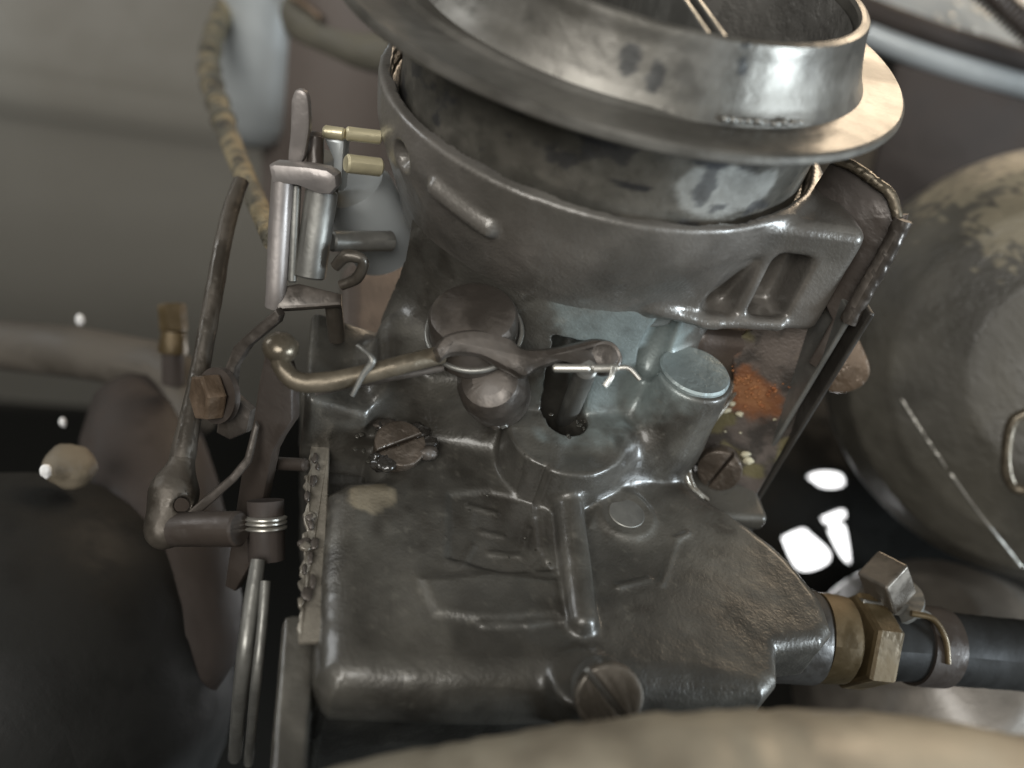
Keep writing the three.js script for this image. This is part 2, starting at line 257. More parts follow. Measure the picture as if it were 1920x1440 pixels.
// ================================================================== the carburettor
const AX = 42, AZ = -127.5;
const cyl = (px, py, r, cx = AX, cz = AZ) => { const d = ray(px, py), a = d.x * d.x + d.z * d.z, b = -2 * (d.x * cx + d.z * cz), q = cx * cx + cz * cz - r * r; return d.multiplyScalar((-b - Math.sqrt(Math.max(0, b * b - 4 * a * q))) / (2 * a)); };
const carb = thing('carburettor', 'greasy old cast metal carburettor with round air horn and float bowl', 'carburettor', V(40, -150, -100));
const grime = (x, y, z) => fbm(x / 9, y / 9, z / 9, 4), fineN = (x, y, z) => fbm(x / 1.7 + 40, y / 1.7, z / 1.7, 3);
const castCol = (x, y, z) => {
  const g = grime(x, y, z), f = fineN(x, y, z), clean = Math.exp(-(((x - 46) / 15) ** 2 + ((y + 82) / 13) ** 2 + ((z + 96) / 14) ** 2));
  let c = mixc([0.07, 0.065, 0.055], [0.105, 0.098, 0.083], sstep(0.38, 0.62, g));
  c = mixc(c, [0.20, 0.23, 0.222], sstep(0.42, 0.62, g * 0.35 + clean * 0.46 + f * 0.16));
  const pt = Math.exp(-(((x - 11.5) / 5) ** 2 + ((z + 84) / 4) ** 2 + ((y + 100) / 4) ** 2)); c = mixc(c, [0.25, 0.215, 0.155], sstep(0.5, 0.62, pt * 0.62 + 0.3 * f + 0.05));
  c = mixc(c, [0.04, 0.035, 0.028], sstep(0.58, 0.74, fbm(x / 6 + 90, y / 6, z / 6, 4)) * 0.7);
  c = mixc(c, [0.22, 0.205, 0.17], 0.25 * sstep(0.72, 0.80, fbm(x / 1.1 + 12, y / 1.1, z / 1.1, 3)));
  const k = 0.82 + 0.36 * f; return [c[0] * k, c[1] * k, c[2] * k];
};
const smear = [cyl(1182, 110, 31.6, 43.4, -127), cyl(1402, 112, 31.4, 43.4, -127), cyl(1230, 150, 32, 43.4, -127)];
const steelCol = (x, y, z) => {
  const g = fbm(x / 7 + 3, y / 5, z / 7, 4), f = fineN(x, y, z), sc = fbm(x / 0.5, y / 6, z / 0.5, 2);
  let c = mixc([0.125, 0.117, 0.101], [0.18, 0.17, 0.15], sstep(0.38, 0.64, g));
  c = mixc(c, [0.07, 0.065, 0.058], sstep(0.58, 0.70, fbm(x / 4 + 50, y / 3.4, z / 4, 4)) * 0.45);
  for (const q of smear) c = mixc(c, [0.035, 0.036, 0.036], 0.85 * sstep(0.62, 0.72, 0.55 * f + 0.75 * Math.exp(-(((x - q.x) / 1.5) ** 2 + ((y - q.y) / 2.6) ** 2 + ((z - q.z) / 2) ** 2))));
  const k = 0.8 + 0.25 * f + 0.15 * sc; return [c[0] * k, c[1] * k, c[2] * k];
};
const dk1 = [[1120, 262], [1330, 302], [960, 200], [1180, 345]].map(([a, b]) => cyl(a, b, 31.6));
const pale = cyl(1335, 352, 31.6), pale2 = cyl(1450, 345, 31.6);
const neckCol = (x, y, z) => {
  const g = fbm(x / 5 + 13, y / 4 + 2, z / 5, 5), f = fineN(x, y, z);
  let c = mixc([0.105, 0.098, 0.082], [0.165, 0.152, 0.128], sstep(0.4, 0.6, g));
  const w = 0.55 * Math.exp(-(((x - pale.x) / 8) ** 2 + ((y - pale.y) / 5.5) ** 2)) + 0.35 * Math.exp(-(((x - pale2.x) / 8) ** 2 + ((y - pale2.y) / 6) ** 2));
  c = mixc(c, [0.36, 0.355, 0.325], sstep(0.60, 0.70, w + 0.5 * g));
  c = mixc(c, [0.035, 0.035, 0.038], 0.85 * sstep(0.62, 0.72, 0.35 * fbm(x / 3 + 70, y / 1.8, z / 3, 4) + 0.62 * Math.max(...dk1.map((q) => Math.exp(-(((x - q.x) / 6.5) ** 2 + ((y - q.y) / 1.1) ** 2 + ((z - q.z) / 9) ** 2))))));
  c = mixc(c, [0.05, 0.05, 0.054], 0.7 * sstep(0.6, 0.68, fbm(x / 4 + 20, y / 3, z / 4, 5)));
  const k = 0.78 + 0.44 * f; return [c[0] * k, c[1] * k, c[2] * k];
};
function fineProf(prof, step) { const o = [prof[0]]; for (let i = 1; i < prof.length; i++) { const [a, b] = prof[i - 1], [c, d] = prof[i], n = Math.max(1, Math.ceil(Math.hypot(c - a, d - b) / step)); for (let k = 1; k <= n; k++) o.push([a + (c - a) * k / n, b + (d - b) * k / n]); } return o; }
function ring(prof, cx, cz, seg = 300, wob = 0) { const g = new THREE.LatheGeometry(fineProf(prof, 0.45).map(([r, y]) => new THREE.Vector2(r, y)), seg); g.translate(cx, 0, cz); const p = g.attributes.position; if (wob) for (let i = 0; i < p.count; i++) { const x = p.getX(i), y = p.getY(i), z = p.getZ(i), a = Math.atan2(z - cz, x - cx), k = 1 + wob * (fbm(Math.cos(a) * 3 + 5, y / 6, Math.sin(a) * 3 + 5, 3) - 0.5); p.setXYZ(i, cx + (x - cx) * k, y + wob * 12 * (fbm(Math.cos(a) * 2 + 9, 1, Math.sin(a) * 2 + 9, 2) - 0.5), cz + (z - cz) * k); } g.computeVertexNormals(); return toCreasedNormals(g, 0.5); }
const horn = part(carb, 'air_horn', ring([[28.6, -36], [28.5, -33.0], [28.8, -32.5], [29.3, -32.3], [29.9, -32.6], [30.1, -33.2], [30.4, -34.6], [31.4, -37.6], [32.2, -39.6], [32.8, -40.6], [33.2, -41.2]], 43.4, -127, 440, 0.006), M.hornSteel, steelCol);
part(horn, 'bore', ring([[29.6, -42], [28.7, -41], [28.4, -34.5], [28.4, -60], [28, -75], [1, -75]], 43.4, -127, 200, 0), M.bore);
part(horn, 'divider', [box(42.6, 43.3, -60, -33.2, -155.5, -98.7, 0.25), box(45.0, 45.7, -60, -33.4, -155.5, -98.7, 0.25)], M.zinc);
part(carb, 'flange_ring', ring([[31, -41.0], [33.4, -40.7], [34.2, -41.2], [37, -41.2], [40.8, -40.9], [41.5, -40.8], [41.9, -41.1], [42.0, -41.9], [41.6, -42.3], [40.6, -42.4], [36, -42.6], [31, -42.6]], 40.8, -128, 360, 0.006), M.hornSteel, steelCol);
part(carb, 'neck', ring([[29.5, -42], [32.2, -42], [32.1, -46], [32.0, -52], [31.9, -64], [29, -64]], AX + 0.6, AZ, 440, 0.006), M.neck, neckCol);
{ // drops of solder and dents on the seam between horn and flange
  const r = rng(5), gs = []; for (let i = 0; i < 11; i++) { const a = 1.12 + 0.4 * r(), p = V(43.4 + 33.1 * Math.cos(a), -40.6 + 0.3 * r(), -127 + 33.1 * Math.sin(a)); gs.push(lump(p, 0.35 + 0.5 * r(), 0.25 + 0.25 * r(), 0.35 + 0.3 * r(), i, 0.3, 1)); }
  const m = part(carb, 'solder_bead', gs, M.zinc); m.userData.kind = 'stuff';
}
{ // cup shaped upper casting with the boxy lobe towards the bracket
  const barA = cyl(820, 352, 34.3), barB = cyl(916, 424, 34.0), dim = cyl(752, 292, 34.3);
  const s1 = cyl(1475, 505, 34), s2 = cyl(1410, 510, 34);
  const f = (x, y, z) => {
    const r = Math.hypot(x - 41.6, z + 127), rr = 34.3 - 5.2 * sstep(-59, -80, y) - 0.06 * (-56 - y);
    let d = smax((r - rr) * 0.9, Math.abs(y + 66.5) - 11.3, 0.9);
    let lobe = sBox(x, y, z, 47, 76, -74, -55.4, -125, -98.2, 2.0);
    lobe = smax(lobe, -sBox(x, y, z, 56, 61.5, -72.5, -60.5, -103.5, -93, 1.6), 1.2);
    lobe = smax(lobe, -sBox(x, y, z, 63.5, 69.5, -72.5, -60.5, -104.5, -93, 1.6), 1.2);
    d = smin(d, lobe, 2.2);
    d = smax(d, -sCylY(x, y, z, AX + 0.4, AZ, 33.0, -58.5, -40, 0.3), 0.4);
    d = smin(d, sCaps(x, y, z, barA.toArray(), barB.toArray(), 1.5), 0.9);
    d = smax(d, -sEll(x, y, z, dim.toArray(), [1.9, 1.9, 1.9]), 1.0);
    // beaded lower lip under the lobe
    const a = sCaps(x, y, z, [48.5, -71.6, -97.9], [57, -73.2, -97.7], 0.8), b = sCaps(x, y, z, [57, -73.2, -97.7], [69, -72.4, -98.2], 0.8);
    d = smin(d, Math.min(a, b) - 0.3 * noise3(x * 0.9, 2, 3), 1.6);
    return d + 0.25 * (fbm(x / 3.5, y / 3.5, z / 3.5, 2) - 0.5);
  };
  part(carb, 'upper_casting', casting(f, [4, -80, -165], [79, -54, -90], 0.62), M.cast, (x, y, z) => { const c = castCol(x, y + 0, z), g = fbm(x / 8 + 5, y / 8, z / 8, 4); return mixc(c, [0.165, 0.15, 0.132], 0.55 + 0.3 * sstep(0.4, 0.6, g)); });
}
{ // float bowl cover: flat lid, tower, pump boss, ribs
  const PL = pY(1305, 692, -81.5);
  const lid = sPoly([[6.5, -54.2], [20, -53.4], [63.5, -53.2], [66.5, -55.5], [68.0, -60.2], [75.6, -61.2], [78.4, -63.5], [78.6, -69], [76, -76.4], [71.4, -82.5], [65, -88], [61.5, -93], [61, -104], [61, -112], [0.8, -112], [0.8, -95], [10.8, -94.2], [12, -89.5], [7.5, -88.6], [4.4, -86], [4.0, -70], [4.2, -57]]);
  const f = (x, y, z) => {
    const d2 = lid(x, z), sag = 0.5 * (fbm(x / 14, 3, z / 14, 2) - 0.5);
    let d = ext(d2, y - sag, -112, -100, 5.2 - 2.6 * sstep(50, 66, x));
    // tower wall under the cup
    let t = Math.hypot(x - AX, z - AZ) - (30 + 2.2 * sstep(-78, -96, y)); t = smax(t, Math.abs(y + 88) - 26, 1);
    d = smin(d, t, 7);
    // shoulder block beside the rear screw
    d = smin(d, sBox(x, y, z, 0.8, 12.5, -106, -92.2 - 0.30 * (x - 1), -116, -95.2, 1.4), 0.8);
    d = smin(d, sBox(x, y, z, 11, 34, -100, -88, -112, -97.5, 3), 5);
    // pump boss and rib
    d = smin(d, sCylY(x, y, z, 39.8, -92.2, 9.3, -104, -92, 0.7), 1.0);
    d = smin(d, sCylY(x, y, z, 37.9, -55.4, 4.3, -106, -99.4, 1.0), 1.6);
    d = smin(d, sCaps(x, y, z, [40.6, -97.6, -90], [39.3, -99.4, -63.6], 2.3, 2.0), 1.4);
    // plug tower
    d = smin(d, sCylY(x, y, z, PL.x, PL.z, 6.3, -106, -82.2, 0.9), 1.6);
    d = smin(d, sCaps(x, y, z, [57, -96, -96], [47, -97.5, -92], 4.5), 5);
    // recessed and raised fields of the lid
    d = smax(d, -ext(sPolyA(x, z), y, -100.6, -90, 0.4), 1.2);
    d = smin(d, ext(sPolyB(x, z), y, -103, -99.4, 0.7), 1.4);
    d = smin(d, sCylY(x, y, z, 49.8, -82.5, 4.4, -103, -99.4, 0.5), 1.4);
    if (y < -98 && y > -103) for (const [a, b] of ridges) d = smin(d, sCaps(x, y, z, a, b, 0.34, 0.2), 0.8);
    // holes: pump well, left screw well, dark pocket by the plug
    { const t = Math.min(1, Math.max(0, (99.5 + z) / 5.1)), h = Math.hypot(x - (38.4 + 1.9 * t), z - (-99.5 + 5.1 * t)); d = smax(d, -Math.max(h - 3.2, -y - 118, y + 79), 0.5); }
    d = smax(d, -sCylY(x, y, z, 15.2, -93.0, 5.6, -99.2, -80, 0.8), 0.8);
    d = smax(d, -sEll(x, y, z, [52.2, -79.5, -99.5], [3.0, 6.5, 3.2]), 0.9);
    return d + 0.22 * (fbm(x / 2.8, y / 2.8, z / 2.8, 2) - 0.5);
  };
  const ridges = [[[905, 994], [944, 1002]], [[994, 990], [979, 1040]], [[922, 1034], [974, 1038]], [[1000, 1065], [1030, 1040]], [[1240, 1095], [1268, 1012]], [[1268, 1012], [1290, 1000]], [[1108, 985], [1128, 918]], [[1160, 1100], [1216, 1086]], [[905, 1172], [990, 1171]], [[990, 1171], [1072, 1160]], [[1200, 838], [1262, 800]], [[860, 1066], [888, 1020]], [[880, 945], [930, 958]], [[1010, 965], [1030, 985]]].map((q) => q.map(([x, y]) => { const p = pY(x, y, -100.1); if (p.x > 21 && p.x < 37.5 && p.z > -87 && p.z < -71) p.y = -100.75; return p.toArray(); }));
  const sPolyA = sPoly([[23, -85], [29, -86], [35.5, -84.5], [35, -76], [36.4, -72.5], [29, -71.5], [22, -74]].map(([a, b]) => [a, b]));
  const sPolyB = sPoly([[18, -69.6], [28, -71], [36.6, -70], [36.4, -64.6], [27, -63.8], [19.5, -64.6]]);
  part(carb, 'bowl_cover', casting(f, [-1, -109, -116], [80, -63, -49], 0.48), M.cast, castCol);
}
part(carb, 'plug', turned(pY(1305, 692, -81.5).add(V(0, -0.9, 0)), pY(1305, 692, -81.5), [[0, 0], [5.6, 0], [5.6, 0.5], [5.3, 0.85], [0, 0.95]], 64), M.plug, null, 'pale blue grey round plug');
part(carb, 'plug', turned(V(49.8, -99.9, -82.5), V(49.8, -99.0, -82.5), [[0, 0], [3.0, 0], [3.0, 0.5], [2.7, 0.75], [0, 0.85]], 48), M.zinc, null, 'small flat round plug on the bowl cover');
{ // bowl under the cover, side flange, gasket
  const lid = sPoly([[6, -55], [63, -54.5], [66, -60.5], [71, -63], [72, -69], [70, -80], [80.5, -92], [80.5, -114], [0, -114], [4, -90], [4, -58]]);
  const f = (x, y, z) => smin(ext(lid(x, z) + 0.3 * sstep(-107, -150, y) * 6, y, -150, -107.6, 1.2), sBox(x, y, z, 0.2, 4.4, -150, -104.2, -67, -30, 0.9), 1.2) + 0.3 * (fbm(x / 3, y / 3, z / 3, 2) - 0.5);
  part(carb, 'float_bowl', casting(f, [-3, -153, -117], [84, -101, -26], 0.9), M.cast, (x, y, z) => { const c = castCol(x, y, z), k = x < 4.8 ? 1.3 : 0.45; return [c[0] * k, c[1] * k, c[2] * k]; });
  // crinkled gasket edge beside the cover
  const s = new THREE.Shape(), r = rng(8); s.moveTo(5, -62); for (let i = 0; i <= 60; i++) s.lineTo(1.6 + 1.5 * fbm(i * 0.35, 2, 3, 3) - 0.4 * (i % 3 ? 0 : r()), -62 - i * 0.56); s.lineTo(5, -96); s.closePath();
  const g = new THREE.ExtrudeGeometry(s, { depth: 0.5, bevelEnabled: true, bevelThickness: 0.2, bevelSize: 0.2, bevelSegments: 2 }); g.rotateX(Math.PI / 2); g.scale(1, 1, -1); 
  const q = g.attributes.position; for (let i = 0; i < q.count; i++) { const x = q.getX(i), z = -q.getZ(i); q.setZ(i, -Math.abs(z)); q.setY(i, q.getY(i) - 102.6 + 1.6 * (fbm(x / 1.5, 1, z / 1.5, 3) - 0.5)); }
  g.computeVertexNormals(); part(carb, 'gasket', toCreasedNormals(g, 0.7), M.gasketPale);
}
// edge gasket round the tower's flank: two thin sheets standing proud
for (const [off, m] of [[0, M.gasketPale], [1.0, M.gasket]]) {
  const px = [[1366, 648], [1376, 680], [1377, 716], [1350, 760], [1318, 802], [1292, 842], [1284, 872], [1290, 905], [1318, 935]];
  const ys = [-84, -86.5, -88.5, -91, -93.5, -96, -98.5, -101, -103];
  part(carb, 'gasket', tube(px.map(([x, y], i) => [pY(x + off * 9, y + off * 3, ys[i] - off * 0.3), 0.34]), 80, 10, 0.5), m);
}
function slotted(parent, name, c, n, R, H, slotAng, material, slotMat = material) {   // slotted screw head with a real slot
  n = n.clone().normalize(); const t = V(0, 0, 1).cross(n).normalize().applyAxisAngle(n, slotAng), u = n.clone().cross(t), gs = [];
  const s = 0.17 * R;
  for (const sd of [1, -1]) { const sh = new THREE.Shape(), a0 = Math.asin(s / R); sh.absarc(0, 0, R - 0.35, a0, Math.PI - a0); sh.closePath(); const g = new THREE.ExtrudeGeometry(sh, { depth: H * 0.55, bevelEnabled: true, bevelThickness: 0.3, bevelSize: 0.35, bevelSegments: 3, curveSegments: 24 }); g.applyMatrix4(new THREE.Matrix4().makeBasis(t.clone().multiplyScalar(sd), u.clone().multiplyScalar(sd), n)); g.translate(c.x + n.x * H * 0.4, c.y + n.y * H * 0.4, c.z + n.z * H * 0.4); gs.push(toCreasedNormals(g, 0.5)); }
  const m = part(parent, name, gs, material);
  part(m, 'shank', turned(c.clone().addScaledVector(n, -3), c.clone().addScaledVector(n, H * 0.45), [[0, 0], [R * 0.9, 0], [R * 0.98, H * 0.3 + 3], [R * 0.9, H * 0.45 + 3], [0, H * 0.45 + 3]], 40), slotMat);
  return m;
}
slotted(carb, 'screw', V(15.2, -99.6, -93.0), V(0.05, 1, 0.25), 3.9, 2.0, 0.5, M.screwDirty);
slotted(carb, 'screw', pY(1134, 1298, -97.4), V(-0.12, 0.7, 0.7), 4.2, 2.6, -0.95, M.boltDark, M.zinc);
// pump lever
{
  const lev = part(carb, 'pump_lever', plate([[815, 652], [838, 626], [895, 616], [955, 630], [985, 652], [1040, 650], [1085, 640], [1120, 633], [1155, 641], [1172, 668], [1164, 692], [1140, 703], [1120, 692], [1102, 674], [1060, 677], [1012, 692], [985, 708], [955, 694], [900, 668], [850, 664], [826, 676]], pD(1000, 664, 121), V(-0.05, 0.72, 0.66), 4.2, 1.2, [[1136, 668, 0.9]], true), M.lever);
  part(lev, 'collar', [turned(pD(890, 650, 129), pD(886, 574, 122.5), [[0, 0], [6.0, 0], [6.3, 2], [6.3, 6.2], [5.9, 7], [5.0, 7.4], [0, 7.6]], 56)], M.lever);
  part(lev, 'lock_ring', (() => { const g = new THREE.TorusGeometry(6.75, 0.42, 12, 70); const a = pD(889, 622, 127), b = pD(886, 568, 121.5); g.rotateX(Math.PI / 2); return along(g, a, b); })(), M.zinc);
}
part(carb, 'lever_cam', turned(pD(934, 742, 135), pD(918, 712, 125.5), [[0, 0], [5.0, 0], [5.2, 4], [4.9, 8.4], [4.0, 9.8], [2.4, 10.4], [0, 10.5]], 48), M.lever);
for (const [a, b, m] of [[[868, 668], [946, 798], M.zinc], [[846, 668], [932, 800], M.lever]]) part(carb, 'cam_guide', tube([[pD(...a, 126), 0.7], [pD((a[0] + b[0]) / 2 - 3, (a[1] + b[1]) / 2, 129), 0.8], [pD(...b, 133), 0.7]], 50, 12, 0.6), m);
const pRod = part(carb, 'pump_rod', rod(pY(1060, 792, -99), pD(1100, 690, 122), 1.55), M.zinc, null, 'round steel pump rod going down into its hole');
part(carb, 'cotter_pin', [rod(pD(1036, 690, 119), pD(1108, 691, 118.5), 0.55), rod(pD(1108, 691, 118.5), pD(1160, 690, 119), 0.55), tube([[pD(1150, 688, 118.5), 0.4], [pD(1146, 706, 118), 0.4], [pD(1134, 724, 118), 0.45]], 20, 8), tube([[pD(1158, 690, 119), 0.35], [pD(1178, 690, 119), 0.35], [pD(1200, 712, 119), 0.3]], 20, 8)], M.bright);
// connector link with its hooked end
const link = part(carb, 'connector_rod', tube([[pD(523, 664, 119), 1.25], [pD(530, 690, 118.5), 1.3], [pD(556, 714, 118.5), 1.35], [pD(610, 716, 119), 1.35], [pD(690, 700, 120), 1.3], [pD(760, 682, 121), 1.3], [pD(830, 664, 123), 1.3]], 80, 20, 0.05), M.rodTan);
part(link, 'rod_end', lump(pD(526, 652, 119), 2.4, 2.0, 2.4, 2, 0.05, 4), M.rodTan);
part(carb, 'connector_rod', tube([[pD(590, 735, 121), 0.6], [pD(700, 712, 122), 0.7], [pD(830, 688, 125), 0.7]], 50, 12), M.lever);
part(carb, 'spring_clip', tube([[pD(660, 742, 119), 0.35], [pD(680, 704, 118.4), 0.4], [pD(698, 676, 118), 0.55], [pD(690, 664, 118), 0.3], [pD(670, 648, 119), 0.3]], 40, 10), M.zinc);
// plates on the throttle side flank
part(carb, 'side_plate', box(77.4, 78.4, -113, -67, -113, -95.6, 0.4), M.zinc);
part(carb, 'side_plate', box(79.6, 80.5, -114, -66, -114, -94.4, 0.4), M.castDark);
part(carb, 'throttle_body', [(() => { const g = new RoundedBoxGeometry(17.6, 70, 24, 14, 3); g.translate(68.8, -115, -116); return g; })(), box(6, 78, -150, -104, -150, -112, 4)], M.cast, (x, y, z) => { const g = fbm(x / 4, y / 4, z / 4, 4); return mixc(mixc([0.09, 0.07, 0.058], [0.16, 0.125, 0.105], sstep(0.4, 0.6, g)), [0.19, 0.165, 0.07], sstep(0.6, 0.68, fbm(x / 4 + 8, y / 4, z / 4, 3))); });
{ const o = V(78.6, -90, -97.2), n = V(-0.4, 0.3, 0.87).normalize(), on = (x, y, h = 0) => pPlane(x, y, o, n).addScaledVector(n, h), r = rng(21), gs = [];
  const g0 = plate([[1372, 640], [1440, 600], [1598, 600], [1545, 705], [1470, 840], [1402, 958], [1330, 944], [1296, 912], [1288, 870], [1300, 835], [1376, 722]], o, n, 1.6, 0.3);
  const fine = (() => { const pos = [], A = V(0, 0, 0), B2 = V(0, 0, 0), C = V(0, 0, 0), p = (g0.index ? g0.toNonIndexed() : g0).attributes.position; const split = (a, b, c, k) => { const m = Math.max(a.distanceTo(b), b.distanceTo(c), c.distanceTo(a)); if (m < 0.7 || k > 9) { pos.push(...a.toArray(), ...b.toArray(), ...c.toArray()); return; } if (a.distanceTo(b) === m) { const q = a.clone().lerp(b, 0.5); split(a, q, c, k + 1); split(q, b, c, k + 1); } else if (b.distanceTo(c) === m) { const q = b.clone().lerp(c, 0.5); split(a, b, q, k + 1); split(a, q, c, k + 1); } else { const q = c.clone().lerp(a, 0.5); split(a, b, q, k + 1); split(q, b, c, k + 1); } }; for (let i = 0; i < p.count; i += 3) { split(A.fromBufferAttribute(p, i).clone(), B2.fromBufferAttribute(p, i + 1).clone(), C.fromBufferAttribute(p, i + 2).clone(), 0); } const g = new THREE.BufferGeometry(); g.setAttribute('position', new THREE.Float32BufferAttribute(pos, 3)); g.computeVertexNormals(); return g; })();
  const kRust = on(1405, 735), kLow = on(1380, 860);
  part(carb, 'side_sheet', fine, M.cast, (x, y, z) => { const g = fbm(x / 3 + 4, y / 3, z / 3, 5), f = fineN(x, y, z); let c = mixc([0.05, 0.042, 0.036], [0.12, 0.098, 0.084], sstep(0.42, 0.6, g)); c = mixc(c, [0.14, 0.12, 0.06], sstep(0.60, 0.68, fbm(x / 5 + 8, y / 5, z / 5, 3)));
    const d = Math.hypot((x - kRust.x) / 1.3, y - kRust.y), q = 0.62 * Math.exp(-((d / 4.0) ** 2)) + 0.55 * (fbm(x / 1.6, y / 1.6, z / 1.6, 4) - 0.4); c = mixc(c, [0.22, 0.09, 0.04], sstep(0.22, 0.42, q)); c = mixc(c, [0.31, 0.14, 0.062], sstep(0.44, 0.58, q + 0.2 * (f - 0.5))); return c; }, 'dark side sheet with a patch of orange rust');
  const rs = [], cs = [[1400, 722, 30, 20], [1430, 745, 26, 22], [1392, 752, 22, 18], [1465, 730, 26, 12], [1385, 700, 18, 22], [1378, 775, 14, 10]];
  for (let i = 0; i < 80; i++) { const c = cs[Math.floor(r() * r() * cs.length)], a = r() * 6.28, m = Math.sqrt(r()), q = on(c[0] + c[2] * m * Math.cos(a), c[1] + c[3] * m * Math.sin(a), 0.1 + 0.5 * (1 - m) * r()), k = 0.15 + 0.5 * (1 - m) * r(); (i % 3 ? gs : rs).push(lump(q, k * (0.7 + 0.6 * r()), k * (0.6 + 0.5 * r()), k * 0.6, i, 0.65, 2)); }
  part(carb, 'rust_crumb', gs, M.rust).userData.kind = 'stuff'; part(carb, 'rust_crumb', rs, M.rustDeep).userData.kind = 'stuff';
  for (const [x, y, s] of [[1362, 768, 0.9], [1372, 756, 0.7], [1386, 775, 0.7], [1402, 862, 1.0], [1398, 850, 0.8], [1452, 785, 0.35], [1388, 810, 0.25], [1360, 808, 0.25]]) part(carb, 'flake', lump(on(x, y, 0.3), s, 0.7 * s, 0.6 * s, x, 0.6, 2), M.flake);
  slotted(carb, 'screw', on(1350, 868, 0.2), n, 3.7, 3.0, 0.35, M.screwDirty);
  part(carb, 'pocket_floor', box(59, 78, -108, -104.4, -112, -87, 1.2), M.cast, castCol);
  for (const [x, y, q] of [[1305, 880, 1.3], [1312, 905, 1.5], [1326, 926, 1.5], [1350, 938, 1.6], [1376, 944, 1.5], [1300, 855, 1.0], [1392, 930, 1.2]]) part(carb, 'grease_lump', lump(on(x, y, 0.3), q * (0.8 + 0.4 * r()), q, q * 0.8, x, 0.45, 3), M.grease);
}
// sheet bracket with folded edge by the neck
{ const o = V(78, -60, -101), n = V(-0.62, 0.25, 0.74);
  const b = part(carb, 'bracket', plate([[1560, 300], [1580, 297], [1668, 356], [1684, 378], [1690, 402], [1703, 402], [1694, 436], [1655, 505], [1602, 596], [1560, 650], [1530, 690], [1515, 680], [1560, 600], [1500, 470], [1480, 420]], o, n, 1.3, 0.3), M.leverDark);
  part(b, 'folded_edge', tube([[1562, 297], [1600, 312], [1640, 340], [1668, 362], [1678, 385], [1683, 408]].map(([x, y]) => [pPlane(x, y, o, n).multiplyScalar(0.995), 0.75]), 60, 12, 0.2), M.rodTan);
  part(b, 'folded_edge', tube([[1694, 412], [1660, 480], [1622, 545], [1590, 604]].map(([x, y]) => [pPlane(x, y, o, n).multiplyScalar(0.99), 1.3]), 50, 14, 0.2), M.lever);
}
part(carb, 'tab', plate([[1550, 640], [1590, 610], [1622, 660], [1632, 700], [1612, 728], [1570, 738], [1546, 720]], V(86, -84, -104), V(-0.4, 0.45, 0.8), 1.6, 0.5, [], true), M.rustTan, null, 'rust stained rounded tab');
// choke hardware beside the cup
{ const o = pD(560, 300, 128), n = V(-0.25, 0.25, 0.93);
  part(carb, 'choke_lever', plate([[545, 190], [553, 170], [568, 170], [577, 185], [580, 230], [577, 260], [566, 305], [540, 305], [543, 250]], o, n, 1.7, 0.5, [], true), M.leverPale);
  part(carb, 'clamp', plate([[501, 312], [512, 307], [575, 312], [612, 318], [630, 330], [632, 352], [618, 368], [596, 366], [555, 350], [508, 346]], pD(560, 335, 125), n, 3.6, 0.9), M.leverPale);
  part(carb, 'choke_rod', tube([[pD(530, 335, 127), 1.55], [pD(524, 430, 129), 1.6], [pD(518, 545, 131), 1.5], [pD(516, 575, 132), 1.5]], 40, 20), M.leverPale);
  part(carb, 'guide_rod', rod(pD(556, 345, 128), pD(548, 530, 131), 0.7), M.zinc);
  part(carb, 'guide_tube', rod(pD(604, 355, 129), pD(580, 520, 132), 2.35), M.zinc);
  part(carb, 'bolt', rod(pD(606, 246, 132), pD(647, 252, 132), 0.95), M.zincYellow);
  part(carb, 'bolt', rod(pD(648, 250, 132), pD(715, 258, 134), 1.05), M.zincYellow);
  part(carb, 'bolt', rod(pD(648, 306, 132), pD(715, 314, 135), 1.4), M.zincYellow);
  part(carb, 'stud', [rod(pD(590, 330, 130), pD(592, 256, 130), 1.25), lump(pD(592, 258, 130), 1.2, 0.9, 1.2, 1, 0.1, 3)], M.leverDark);
  part(carb, 'spacer', box(-0.6, 3.2, -78, -70, -128, -119, 0.6), M.zinc);
  part(carb, 'pivot_block', [plate([[606, 258], [646, 262], [644, 290], [640, 360], [622, 356], [624, 300]], pD(630, 300, 134), n, 4, 0.6)], M.greyMetal);
  part(carb, 'choke_housing', [turned(pD(700, 420, 150), pD(655, 340, 143), [[0, -6], [6.2, -6], [6.4, 0], [6.2, 7], [5.4, 8.6], [0, 9]], 40)], M.greyMetal);
  part(carb, 'cross_tube', rod(pD(620, 452, 134), pD(735, 452, 141), 1.6), M.zinc);
  part(carb, 'clip', tube([[pD(628, 500, 130), 0.8], [pD(650, 480, 129), 1.0], [pD(680, 488, 129), 0.8], [pD(670, 520, 131), 0.9], [pD(640, 535, 132), 0.8]], 40, 12), M.rodBrown);
  part(carb, 'lower_arm', plate([[505, 540], [560, 530], [640, 550], [640, 572], [560, 578], [520, 580]], pD(560, 560, 131), V(-0.1, 0.8, 0.6), 1.8, 0.5), M.lever);
  part(carb, 'drain_stub', rod(pD(624, 560, 134), pD(632, 640, 138), 1.3), M.rodBrown);
}
{ const r = rng(31); for (let i = 0; i < 9; i++) { const a = r() * 6.28; part(carb, 'grease_lump', lump(V(15.2 + 4.6 * Math.cos(a), -99 + 0.6 * r(), -93 + 4.4 * Math.sin(a)), 0.9 + 0.9 * r(), 0.7 + 0.5 * r(), 0.9 + 0.8 * r(), i + 60, 0.45, 3), i % 3 ? M.grease : M.lever); }
  for (let i = 0; i < 16; i++) { const t = r(); part(carb, 'grease_lump', lump(V(2.2 + 1.6 * r(), -101.9 + 0.5 * r(), -64 - 30 * t), 0.35 + 0.6 * r() * r(), 0.3 + 0.3 * r(), 0.5 + 0.7 * r(), i + 90, 0.5, 2), r() < 0.6 ? M.lever : M.gasket); } }
